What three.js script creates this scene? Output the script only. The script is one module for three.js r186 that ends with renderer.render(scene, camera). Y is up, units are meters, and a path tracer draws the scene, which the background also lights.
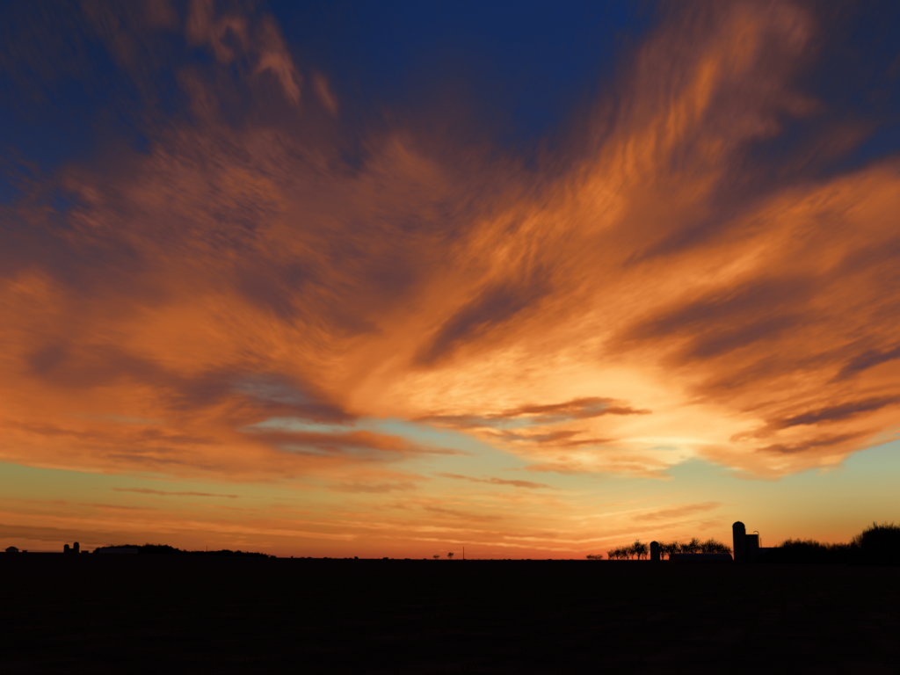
import * as THREE from 'three';
import { mergeGeometries } from 'three/addons/utils/BufferGeometryUtils.js';

// ---------------------------------------------------------------- camera, sky, sun, exposure
const renderer = new THREE.WebGLRenderer({ antialias: true });
renderer.toneMapping = THREE.LinearToneMapping;
renderer.toneMappingExposure = 1;
renderer.shadowMap.enabled = true;
const scene = new THREE.Scene();
const RAD = Math.PI / 180, EYE = 1.7;
const camera = new THREE.PerspectiveCamera(41.11, 4 / 3, 0.1, 20000);
camera.position.set(0, EYE, 0);
camera.rotation.set(7 * RAD, 0, 0);
camera.setViewOffset(900, 675, 0, -111.5, 900, 675);   // the lens is raised a little as well as tilted

// azimuth is measured from the view axis (-z), positive to the right
const at = (az, dist, y = 0) => new THREE.Vector3(Math.sin(az * RAD) * dist, y, -Math.cos(az * RAD) * dist);

function mulberry(seed) {
  let a = seed >>> 0;
  return () => { a = (a + 0x6d2b79f5) >>> 0; let t = a; t = Math.imul(t ^ (t >>> 15), t | 1); t ^= t + Math.imul(t ^ (t >>> 7), t | 61); return ((t ^ (t >>> 14)) >>> 0) / 4294967296; };
}
const clamp = (x, a = 0, b = 1) => Math.min(b, Math.max(a, x));
const smooth = (a, b, x) => { const t = clamp((x - a) / (b - a)); return t * t * (3 - 2 * t); };
const mix = (a, b, t) => a + (b - a) * t;

// how much of the low sun each patch of the cloud sheet catches, in percent: columns every 3 degrees of azimuth from -36, rows every 3 degrees of height from 5
const LIT = [
  [73, 73, 73, 73, 73, 68, 67, 62, 59, 57, 56, 64, 76, 83, 83, 87, 98, 103, 103, 95, 89, 85, 85, 85, 85],
  [69, 69, 70, 70, 65, 61, 61, 53, 50, 56, 66, 73, 83, 88, 87, 90, 100, 102, 93, 86, 77, 78, 77, 76, 75],
  [46, 48, 51, 53, 44, 52, 60, 50, 46, 58, 78, 85, 89, 91, 91, 93, 92, 84, 68, 68, 64, 58, 55, 52, 51],
  [39, 45, 46, 46, 41, 46, 60, 60, 55, 57, 58, 67, 65, 65, 74, 82, 77, 68, 54, 48, 52, 48, 47, 47, 46],
  [9, 12, 16, 20, 19, 28, 42, 42, 32, 33, 36, 37, 57, 43, 50, 64, 70, 65, 57, 55, 58, 44, 41, 42, 44],
  [0, 0, 0, 1, 6, 20, 32, 33, 32, 35, 36, 32, 42, 58, 56, 56, 50, 41, 38, 32, 34, 45, 43, 32, 20],
  [0, 0, 0, 0, 2, 14, 25, 28, 28, 29, 32, 36, 31, 30, 35, 49, 52, 41, 21, 6, 4, 0, 0, 0, 0],
  [1, 1, 1, 0, 1, 4, 12, 16, 17, 18, 15, 20, 17, 10, 6, 22, 39, 40, 26, 12, 3, 0, 0, 0, 0],
  [2, 2, 1, 2, 4, 3, 3, 8, 11, 9, 4, 5, 8, 4, 1, 3, 17, 31, 32, 20, 6, 1, 1, 1, 1],
  [2, 2, 2, 3, 5, 6, 7, 6, 3, 1, 0, 0, 1, 0, 0, 0, 5, 16, 23, 21, 12, 4, 1, 1, 1],
  [2, 2, 2, 3, 5, 5, 7, 5, 1, 0, 0, 0, 0, 0, 0, 0, 3, 13, 22, 22, 13, 4, 1, 1, 1],
  [2, 2, 2, 3, 6, 5, 8, 5, 1, 0, 0, 0, 0, 0, 0, 0, 3, 12, 22, 22, 13, 5, 1, 1, 1]];
// clear air at dusk (display values): rows by height, columns by azimuth
const AIR_EL = [0.2, 0.9, 1.9, 2.8, 3.8, 5.3, 7.6, 10.1, 13.9, 19.5, 25.4, 33.5], AIR_AZ = [-24.3, -12.4, 0.0, 11.8, 24.9];
const AIR = [
  [[95, 48, 34], [130, 58, 36], [170, 72, 40], [225, 95, 50], [170, 80, 40]],
  [[112, 60, 30], [165, 88, 38], [205, 105, 48], [245, 140, 65], [190, 105, 45]],
  [[135, 75, 32], [172, 98, 40], [205, 120, 52], [250, 185, 100], [178, 125, 58]],
  [[160, 100, 45], [180, 120, 55], [212, 145, 70], [245, 195, 115], [180, 150, 88]],
  [[158, 125, 65], [178, 142, 76], [212, 165, 92], [225, 190, 125], [184, 165, 110]],
  [[145, 136, 83], [165, 148, 92], [195, 170, 115], [187, 182, 132], [168, 175, 140]],
  [[140, 138, 98], [158, 156, 128], [168, 172, 145], [175, 180, 150], [152, 170, 150]],
  [[105, 112, 105], [120, 128, 124], [132, 142, 136], [150, 155, 140], [112, 135, 135]],
  [[70, 78, 95], [76, 84, 100], [84, 92, 104], [94, 98, 108], [72, 84, 100]],
  [[44, 52, 84], [46, 54, 88], [46, 56, 92], [46, 56, 92], [46, 54, 84]],
  [[28, 40, 74], [30, 43, 81], [34, 47, 87], [32, 47, 89], [34, 42, 70]],
  [[16, 31, 62], [18, 35, 72], [20, 42, 88], [21, 43, 90], [24, 34, 62]]];
// direction the cirrus is combed in: azimuth, height, slope in degrees
const COMB = [[-24.8, 29.0, -58], [-16.5, 30.4, -68], [-10.0, 28.4, -62], [-19.2, 22.5, -28], [-11.1, 20.9, -16], [-24.3, 19.5, -20], [-24.0, 14.5, -8], [-17.1, 13.9, -18], [-10.9, 14.3, -50], [-4.6, 19.4, -20], [-3.3, 13.9, 44], [2.0, 18.2, 46], [7.3, 22.3, 50], [11.2, 25.0, 58], [16.4, 28.3, 62], [20.0, 25.7, 55], [24.8, 28.0, 50], [12.4, 20.2, 36], [17.2, 17.5, 28], [24.9, 20.6, 27], [19.4, 13.7, 22], [25.0, 13.2, 17], [21.5, 9.4, 16], [24.7, 6.9, 18], [9.7, 13.7, 18], [14.6, 11.0, 12], [3.2, 12.0, 18], [-3.2, 10.1, 14], [7.0, 8.8, -6], [12.0, 6.8, 4], [-20.4, 10.1, 8], [-13.9, 9.8, 14], [-24.7, 6.9, -5], [-18.5, 6.0, -5], [-10.8, 7.4, -10], [-6.4, 6.9, -12], [0.0, 6.3, -10], [-12.5, 3.7, -4], [-21.2, 2.3, -4], [-3.2, 3.1, -7], [4.4, 3.7, -8], [1.9, 1.2, -3], [9.4, 2.5, 6], [15.5, 2.7, 8], [12.0, 5.5, -8], [19.1, 5.7, -10], [22.8, 1.7, 2]];
// strength of the fine combing: azimuth, height, percent
const GRAIN = [[-24.8, 29.0, 5], [-16.5, 29.3, 9], [-18.6, 21.4, 16], [-11.1, 19.7, 17], [-24.0, 13.9, 8], [-17.1, 13.3, 10], [-7.8, 14.4, 14], [-3.3, 18.8, 11], [2.0, 30.4, 2], [2.0, 23.6, 7], [11.2, 25.0, 7], [16.4, 28.3, 6], [23.6, 28.2, 5], [7.2, 20.5, 12], [17.2, 17.5, 6], [24.9, 20.6, 6], [20.6, 13.6, 8], [24.3, 9.2, 8], [9.6, 12.5, 6], [1.9, 12.6, 8], [12.0, 8.0, 9], [7.0, 8.1, 14], [-6.4, 8.2, 10], [-20.4, 9.5, 9], [-23.6, 6.4, 8], [-15.6, 5.5, 10], [0.0, 5.0, 14], [-9.4, 2.5, 12], [-21.2, 2.3, 9], [7.0, 2.5, 14], [14.3, 2.4, 11], [22.4, 3.5, 2], [25.6, 5.1, 2]];
// lower edge of the cloud sheet: azimuth, height, softness in degrees
const EDGE = [[-29.7, 5.75, 0.45], [-26.7, 5.75, 0.38], [-22.5, 5.47, 0.51], [-17.9, 5.21, 0.57], [-13.2, 4.90, 0.51], [-9.5, 4.96, 0.70], [-5.7, 6.02, 0.89], [-1.3, 7.19, 0.89], [3.2, 6.93, 0.89], [6.4, 5.76, 0.70], [10.7, 5.31, 0.51], [13.2, 5.27, 0.38], [14.5, 6.04, 0.32], [16.5, 5.86, 0.38], [19.7, 5.22, 0.45], [21.6, 5.50, 0.38], [23.4, 5.43, 0.32], [24.3, 6.09, 0.45], [25.4, 6.96, 0.45], [26.8, 7.45, 0.45], [29.9, 8.35, 0.38]];
// cloud bands: lit percent (-1: a gap of clear air), cover, half width in degrees, then azimuth, height along the band
const BANDS = [
  [30, 0.75, 0.70, -16.66, 33.63, -16.59, 32.15, -16.91, 30.94, -17.48, 29.73],
  [24, 0.60, 0.76, -19.74, 32.92, -19.05, 31.55, -18.02, 30.68],
  [28, 0.75, 0.38, -16.11, 29.80, -15.64, 30.69, -14.91, 31.50, -14.00, 31.30, -13.59, 30.51],
  [28, 0.70, 0.38, -15.75, 30.26, -14.97, 29.83, -14.21, 29.82],
  [6, 0.60, 0.32, -15.01, 30.77, -14.37, 30.74],
  [26, 0.70, 0.64, -12.23, 32.40, -11.79, 30.90, -11.48, 29.55],
  [37, 0.85, 0.45, -13.14, 28.76, -12.14, 29.81, -11.09, 29.48, -10.54, 28.66, -10.11, 26.94],
  [8, 0.50, 0.32, -12.39, 29.36, -12.12, 28.96],
  [30, 0.80, 0.51, -9.25, 29.51, -8.57, 28.37, -7.61, 26.99],
  [15, 0.70, 0.89, -23.35, 31.30, -21.85, 29.83, -20.39, 28.16],
  [23, 0.70, 0.83, -18.19, 29.01, -16.71, 27.72, -15.58, 25.95],
  [30, 0.60, 0.45, -13.16, 25.35, -11.88, 25.58, -9.93, 25.16],
  [5, 0.75, 1.08, -15.47, 28.13, -13.87, 27.50, -12.70, 27.06],
  [11, 0.70, 1.08, -7.65, 25.75, -6.65, 24.77, -5.32, 24.02],
  [15, 0.70, 0.89, -26.41, 18.95, -24.21, 18.55, -22.21, 18.01],
  [30, 0.50, 0.57, -24.44, 22.82, -23.27, 21.91, -21.79, 21.00],
  [40, 0.50, 0.89, -20.95, 21.68, -18.28, 21.55, -15.53, 21.43],
  [42, 0.50, 0.64, -15.96, 24.52, -13.71, 22.75, -10.49, 21.54],
  [42, 0.60, 0.83, -5.01, 26.15, -3.34, 25.34, -1.67, 23.92, -0.33, 22.76],
  [54, 0.60, 1.40, -27.31, 16.33, -25.10, 14.92, -23.93, 13.33],
  [26, 0.70, 0.57, -14.47, 17.59, -11.95, 16.43, -9.07, 15.10],
  [30, 0.60, 0.64, -10.05, 16.65, -7.15, 15.17, -4.23, 14.18],
  [28, 0.70, 0.57, -5.24, 17.57, -2.30, 17.50],
  [30, 0.70, 0.57, -25.41, 10.60, -24.07, 11.87, -23.36, 12.81],
  [60, 0.60, 1.02, -21.73, 13.83, -17.05, 13.02, -12.77, 12.22, -9.02, 12.62],
  [36, 0.70, 0.57, -24.85, 10.24, -20.14, 11.30, -16.37, 10.69, -13.35, 11.08],
  [34, 0.80, 0.83, -18.09, 9.38, -15.45, 10.13, -12.72, 10.62, -9.61, 10.60],
  [33, 0.75, 0.83, -13.34, 10.84, -10.55, 10.45, -7.69, 9.27, -5.13, 8.56],
  [31, 0.85, 0.51, -14.27, 11.29, -11.48, 10.54, -9.27, 9.55, -5.46, 8.93],
  [36, 0.55, 1.15, -16.07, 10.71, -12.41, 10.51, -8.00, 8.89],
  [-1, 0.26, 0.83, -14.26, 10.80, -11.17, 10.43, -7.69, 9.15],
  [62, 0.60, 0.57, -26.90, 9.15, -24.80, 9.20, -22.62, 9.12],
  [64, 0.75, 0.45, -19.16, 7.16, -16.28, 8.19, -14.22, 9.44, -12.40, 10.26],
  [-1, 0.22, 0.22, -23.69, 8.46, -19.78, 8.33, -15.08, 8.18],
  [62, 0.70, 0.57, -18.59, 7.18, -15.66, 7.54, -12.64, 7.64],
  [70, 0.70, 0.64, -5.78, 9.43, -3.24, 12.00, 0.00, 15.16, 2.62, 17.62, 5.26, 19.69],
  [64, 0.60, 0.51, -7.70, 10.03, -4.54, 12.92, -1.96, 15.02],
  [28, 0.90, 0.89, -1.95, 13.14, 0.33, 14.41, 2.29, 15.58, 4.25, 16.48, 6.53, 17.04],
  [34, 0.60, 0.64, -2.59, 11.88, -0.97, 12.96, 0.65, 13.90],
  [93, 0.80, 1.15, -5.79, 9.75, -1.29, 10.56, 3.88, 11.61, 9.66, 12.97],
  [98, 0.80, 0.89, 5.79, 10.32, 8.98, 10.62, 12.73, 10.86],
  [80, 0.70, 0.64, 5.83, 13.21, 8.42, 14.69, 12.25, 16.05],
  [66, 0.70, 1.02, 1.32, 18.73, 4.62, 20.91, 7.27, 22.89],
  [44, 0.80, 1.08, 19.32, 32.00, 18.87, 30.31, 18.58, 28.27],
  [37, 0.70, 0.83, 20.41, 31.83, 21.70, 30.36, 22.85, 28.78],
  [57, 0.90, 0.70, 17.48, 29.83, 16.65, 27.83, 15.96, 26.07],
  [54, 0.80, 0.57, 15.40, 27.76, 14.58, 26.22, 13.90, 24.84],
  [62, 0.85, 0.83, 13.18, 26.02, 12.23, 24.31, 11.28, 22.31],
  [68, 0.80, 0.89, 11.31, 23.35, 10.10, 21.45, 9.16, 19.84],
  [32, 0.70, 0.70, 13.67, 30.97, 13.16, 29.18, 11.93, 27.13],
  [20, 0.70, 0.76, 20.98, 27.91, 20.14, 26.72, 18.48, 25.98],
  [25, 0.75, 0.51, 18.13, 27.80, 17.47, 26.65, 16.31, 25.59],
  [29, 0.70, 0.51, 16.43, 25.57, 15.39, 24.46, 14.04, 23.47],
  [36, 0.50, 0.32, 11.78, 26.59, 10.84, 24.98, 9.89, 23.33],
  [36, 0.60, 0.45, 18.47, 25.76, 19.83, 25.25, 21.41, 24.92],
  [32, 0.60, 0.51, 21.20, 26.56, 22.63, 25.90, 24.03, 25.46],
  [50, 0.60, 0.64, 16.24, 23.93, 17.00, 24.40, 17.99, 24.56],
  [6, 0.80, 1.27, 21.60, 22.98, 25.13, 25.10, 29.57, 27.01],
  [18, 0.80, 0.70, 17.36, 21.25, 20.40, 22.42, 23.93, 23.66, 28.36, 24.64],
  [48, 0.70, 0.57, 13.02, 21.07, 16.18, 22.23, 17.75, 23.20],
  [26, 0.90, 0.51, 11.68, 18.38, 14.84, 19.45, 17.32, 20.28, 20.34, 21.08, 23.84, 22.04],
  [62, 0.80, 0.83, 17.30, 19.70, 22.05, 20.52, 25.46, 21.35, 28.20, 22.26],
  [78, 0.85, 1.02, 9.07, 15.10, 14.76, 16.85, 19.62, 18.24, 23.70, 19.51],
  [64, 0.70, 0.76, 23.71, 19.62, 25.95, 20.40, 28.67, 21.44],
  [32, 0.70, 0.51, 23.25, 16.28, 25.78, 17.32, 28.97, 18.16],
  [30, 0.85, 0.76, 10.30, 13.38, 12.82, 14.18, 15.42, 14.88, 19.05, 15.72, 22.57, 16.07, 24.62, 16.12],
  [30, 0.80, 0.64, 13.69, 12.05, 15.83, 12.67, 17.95, 13.25, 20.31, 13.90, 22.87, 14.13],
  [38, 0.70, 0.51, 15.15, 10.39, 17.83, 10.37, 20.03, 11.55, 22.22, 12.21],
  [54, 0.70, 0.51, 18.19, 12.03, 21.11, 12.77, 23.94, 13.56, 27.17, 13.89],
  [38, 0.70, 0.38, 19.89, 10.84, 22.46, 11.48, 24.97, 12.42, 27.12, 12.99],
  [24, 0.90, 0.32, 22.38, 9.84, 24.23, 10.75, 25.99, 11.58, 28.60, 12.10],
  [60, 0.85, 0.17, 24.33, 10.51, 25.96, 11.01, 28.56, 11.37],
  [70, 0.75, 0.38, 13.91, 9.33, 18.71, 10.32, 22.69, 10.52, 25.41, 10.65],
  [72, 0.80, 0.25, 18.07, 8.90, 22.67, 10.05, 25.90, 10.04, 28.50, 10.37],
  [27, 0.90, 0.35, 17.72, 7.46, 20.34, 8.00, 22.86, 8.40, 25.09, 8.72, 28.44, 9.37],
  [46, 0.50, 0.16, 19.21, 8.48, 22.08, 9.27, 24.82, 9.66, 27.97, 9.97],
  [44, 0.50, 0.19, 16.88, 8.47, 19.82, 9.29, 22.65, 9.70],
  [80, 0.80, 0.25, 15.67, 7.91, 20.39, 9.26, 24.29, 9.70],
  [98, 0.90, 0.57, 12.67, 8.76, 16.87, 8.23, 20.89, 7.80],
  [82, 0.85, 0.25, 17.99, 6.84, 22.55, 7.47, 25.26, 7.90, 28.39, 8.58],
  [40, 0.85, 0.25, 17.96, 6.12, 20.83, 6.49, 23.06, 6.80, 25.76, 7.40],
  [76, 0.80, 0.22, 19.67, 5.69, 23.04, 6.27, 25.11, 6.98, 26.83, 8.02],
  [96, 0.85, 0.19, 15.03, 6.58, 17.96, 6.12, 21.38, 6.11],
  [90, 0.90, 0.25, 15.62, 6.19, 19.10, 5.59, 21.91, 5.73],
  [92, 0.70, 0.16, 17.94, 5.39, 19.92, 4.97, 21.34, 5.28],
  [88, 0.60, 0.13, 15.00, 5.47, 17.35, 5.16, 19.63, 4.74],
  [86, 0.70, 0.16, 24.11, 6.22, 25.74, 6.94, 27.83, 7.61],
  [84, 0.50, 0.13, 25.08, 6.40, 26.25, 6.80, 27.80, 7.05],
  [98, 0.80, 1.02, 9.60, 9.98, 12.69, 9.56, 15.68, 8.21],
  [104, 0.60, 0.25, 9.55, 7.72, 12.05, 8.40, 15.11, 9.04],
  [108, 0.90, 0.15, 10.17, 7.39, 13.73, 7.36, 17.99, 6.90],
  [104, 0.80, 0.19, 7.71, 10.78, 10.24, 10.90, 13.33, 10.47],
  [99, 0.90, 0.64, 7.07, 10.29, 10.86, 10.69, 13.94, 10.32],
  [86, 0.90, 0.51, 15.04, 6.82, 17.96, 6.00, 19.95, 5.57],
  [84, 0.90, 0.25, 17.95, 5.63, 19.93, 5.15, 22.19, 5.66, 23.64, 5.37],
  [-1, 0.50, 0.16, 12.01, 6.79, 13.23, 6.88, 14.68, 6.71],
  [-1, 0.70, 0.51, 13.93, 5.75, 15.60, 5.58, 17.91, 4.66],
  [100, 0.90, 0.57, 4.47, 6.28, 8.27, 6.36, 11.99, 6.04],
  [86, 0.80, 0.25, 8.89, 5.85, 11.36, 5.68, 13.78, 5.07],
  [92, 0.70, 0.19, 10.14, 6.33, 12.60, 6.02, 13.93, 5.87],
  [52, 0.60, 0.25, -3.53, 8.32, -0.64, 8.85, 1.93, 8.71, 4.82, 9.32, 7.70, 9.65, 11.46, 9.73],
  [48, 0.50, 0.13, -3.21, 8.58, -1.29, 9.03, 1.29, 8.97],
  [46, 0.50, 0.13, 3.22, 8.96, 5.78, 9.50, 8.33, 9.82, 10.85, 9.94],
  [50, 0.50, 0.14, 4.49, 8.44, 7.05, 8.91, 10.21, 9.21, 12.68, 9.13],
  [54, 0.40, 0.13, -0.64, 8.34, 1.93, 8.40, 4.50, 8.82],
  [50, 0.60, 0.23, 1.93, 8.20, 4.17, 7.68, 6.40, 7.65, 8.93, 8.11],
  [52, 0.45, 0.13, 5.76, 7.16, 7.97, 7.37, 10.79, 7.44],
  [52, 0.60, 0.19, 7.05, 9.16, 9.58, 9.35, 12.68, 9.13],
  [-1, 0.40, 0.32, -3.21, 8.32, 0.00, 8.85, 3.21, 8.58, 6.10, 8.92],
  [-1, 0.45, 0.25, 3.21, 8.32, 5.77, 8.67, 8.95, 8.99],
  [-1, 0.30, 0.25, 2.57, 7.82, 5.12, 7.54, 7.67, 7.88],
  [-1, 0.35, 0.25, 8.32, 9.38, 10.21, 9.58],
  [97, 0.85, 0.10, 1.03, 8.21, 2.44, 8.27, 3.85, 7.81],
  [94, 0.70, 0.16, 5.12, 7.04, 7.66, 7.51, 10.18, 7.96],
  [-1, 1.00, 0.45, -6.73, 8.53, -3.85, 8.38, -0.96, 7.76, 3.20, 6.67],
  [-1, 0.95, 0.51, -1.28, 6.30, 3.20, 6.04, 6.99, 5.12, 11.33, 4.18],
  [-1, 0.80, 0.35, -13.26, 7.99, -11.12, 8.37, -7.35, 8.14, -5.45, 8.30],
  [38, 0.75, 0.57, -12.63, 7.39, -9.54, 7.09, -6.70, 7.02, -3.20, 6.67],
  [44, 0.50, 0.45, -7.65, 6.75, -4.48, 6.53, -0.64, 6.43],
  [-1, 0.30, 0.25, -7.64, 6.50, -5.12, 6.78, -2.56, 6.55],
  [40, 0.50, 0.76, -12.95, 7.63, -8.91, 7.11, -5.12, 6.91],
  [-1, 0.30, 0.38, -11.89, 7.04, -8.28, 6.86, -4.48, 6.79],
  [42, 0.40, 0.19, -3.84, 7.05, -1.28, 6.81, 1.92, 6.55],
  [60, 0.75, 0.15, -1.28, 5.41, 2.55, 5.09, 6.98, 4.36],
  [84, 0.70, 0.25, 3.19, 5.65, 6.37, 5.76, 10.73, 4.94],
  [64, 0.90, 0.57, -28.78, 6.65, -23.58, 6.25, -19.13, 6.44, -14.43, 6.35],
  [73, 0.80, 0.57, -17.41, 6.74, -13.83, 6.61, -10.14, 6.08],
  [70, 0.85, 0.25, -28.73, 5.87, -23.55, 5.60, -19.67, 5.57, -15.59, 5.46],
  [46, 0.75, 0.23, -23.57, 6.13, -19.12, 6.08, -15.60, 5.76, -12.88, 5.34],
  [72, 0.80, 0.32, -18.51, 5.31, -13.78, 5.01, -9.50, 5.34],
  [80, 0.80, 0.51, -10.13, 5.58, -6.36, 5.25, -1.92, 5.41],
  [66, 0.80, 0.32, -12.60, 6.02, -8.27, 6.11, -5.11, 6.27],
  [56, 0.60, 0.19, -10.42, 4.76, -6.35, 4.43, -0.64, 4.52],
  [78, 0.70, 0.19, -12.25, 4.48, -9.48, 4.52, -5.72, 3.93],
  [54, 0.80, 0.11, -21.84, 4.20, -17.89, 4.06, -13.75, 3.90, -8.85, 3.71],
  [52, 0.75, 0.11, -27.59, 3.44, -23.43, 3.27, -19.56, 3.06, -16.69, 2.99],
  [70, 0.50, 0.19, -23.41, 2.87, -18.98, 2.59, -14.31, 2.53],
  [68, 0.60, 0.16, -16.08, 2.33, -11.89, 2.25, -7.57, 1.84],
  [66, 0.60, 0.16, -26.53, 2.57, -21.76, 2.25, -15.46, 1.55, -8.80, 1.21],
  [72, 0.60, 0.19, -16.66, 2.14, -11.89, 2.06, -6.95, 2.47],
  [48, 0.50, 0.16, -23.36, 1.71, -17.79, 1.41, -11.86, 0.89],
  [82, 0.70, 0.25, -7.60, 3.72, -3.18, 3.43, 1.27, 3.76],
  [54, 0.60, 0.16, -2.54, 3.37, -0.32, 3.00, 1.91, 2.61],
  [50, 0.60, 0.16, -4.95, 3.49, -3.18, 3.24, -1.59, 3.06],
  [56, 0.60, 0.13, 0.63, 2.17, 2.54, 2.61, 4.44, 2.61],
  [84, 0.70, 0.19, -2.54, 2.61, 0.00, 2.43, 3.17, 2.23],
  [90, 0.70, 0.32, 1.91, 4.01, 5.71, 3.74, 8.83, 2.96],
  [80, 0.70, 0.16, -8.83, 2.90, -4.44, 2.61, -0.63, 2.11],
  [70, 0.60, 0.13, -9.43, 1.96, -4.43, 1.66, 0.00, 1.23],
  [88, 0.60, 0.19, 1.27, 3.25, 5.70, 2.60, 9.44, 2.33],
  [60, 0.60, 0.13, -0.63, 1.73, 4.43, 1.47, 8.19, 1.65],
  [88, 0.70, 0.32, 6.94, 1.84, 10.66, 1.95, 14.31, 2.41],
  [72, 0.70, 0.17, 10.98, 2.38, 13.42, 2.73, 15.81, 3.00],
  [70, 0.70, 0.14, 14.33, 3.09, 15.82, 3.25, 16.93, 3.35],
  [100, 0.80, 0.13, 10.67, 2.07, 13.10, 2.18, 15.50, 2.58, 16.39, 2.81],
  [94, 0.60, 0.38, 8.80, 1.21, 11.87, 1.45, 14.88, 1.67],
  [76, 0.60, 0.13, 14.89, 1.92, 16.65, 2.02, 17.24, 2.20],
  [78, 0.70, 0.10, 19.06, 1.93, 19.86, 2.10],
  [66, 0.50, 0.19, 19.47, 0.80, 22.79, 1.13, 25.42, 0.88],
  [94, 0.70, 0.13, 5.74, 5.89, 9.51, 5.59, 12.58, 5.28],
  [-1, 0.60, 0.19, 5.74, 5.51, 8.87, 5.22, 12.57, 4.91],
  [97, 0.70, 0.13, 9.50, 5.08, 11.96, 5.17, 13.90, 5.00],
  [-1, 0.40, 0.16, 7.02, 6.88, 9.53, 6.97, 12.00, 6.66],
  [78, 0.70, 0.16, -7.63, 5.61, -3.83, 5.40, 0.00, 4.77],
  [-1, 0.50, 0.25, -10.09, 3.95, -5.71, 3.74, -1.27, 3.88],
  [-1, 0.50, 0.22, -18.50, 4.89, -14.37, 4.50, -9.48, 4.21],
  [88, 0.60, 0.13, -26.70, 5.58, -23.53, 5.31, -19.08, 5.11],
  [76, 0.60, 0.13, -20.21, 4.96, -15.57, 4.72, -10.72, 4.57],
  [84, 0.60, 0.11, -12.52, 3.17, -7.59, 2.91, -3.17, 2.74],
  [80, 0.60, 0.10, -23.42, 3.10, -18.99, 2.83, -13.72, 2.79],
  [78, 0.60, 0.10, -24.98, 2.43, -20.09, 2.10, -14.29, 1.80],
  [86, 0.60, 0.10, -10.67, 2.38, -5.69, 2.10, -0.63, 1.73],
  [88, 0.60, 0.10, 3.17, 2.11, 6.94, 1.84, 10.65, 1.58],
  [40, 0.50, 0.32, -20.32, 7.70, -16.84, 7.25, -13.23, 7.00],
  [44, 0.50, 0.25, -26.82, 7.68, -23.63, 7.41, -19.73, 7.13],
  [46, 0.50, 0.19, -23.59, 6.60, -19.71, 6.53, -15.63, 6.56],
  [34, 0.50, 0.51, -22.22, 12.32, -19.93, 11.79, -17.59, 11.71],
  [30, 0.50, 0.64, -21.84, 16.15, -19.53, 16.09, -17.15, 15.71]];

// the sun has just set behind the farm
const SUN_AZ = 11.5;
const sun = new THREE.DirectionalLight(0xffb070, 0.04);
sun.position.copy(at(SUN_AZ, 1000, 22));
sun.castShadow = true;
sun.shadow.mapSize.set(2048, 2048);
Object.assign(sun.shadow.camera, { left: -700, right: 700, top: 300, bottom: -300, near: 1, far: 3000 });
sun.shadow.radius = 12;
scene.add(sun, sun.target);

const sky = makeSky();
scene.background = sky;
scene.environment = sky;

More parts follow.
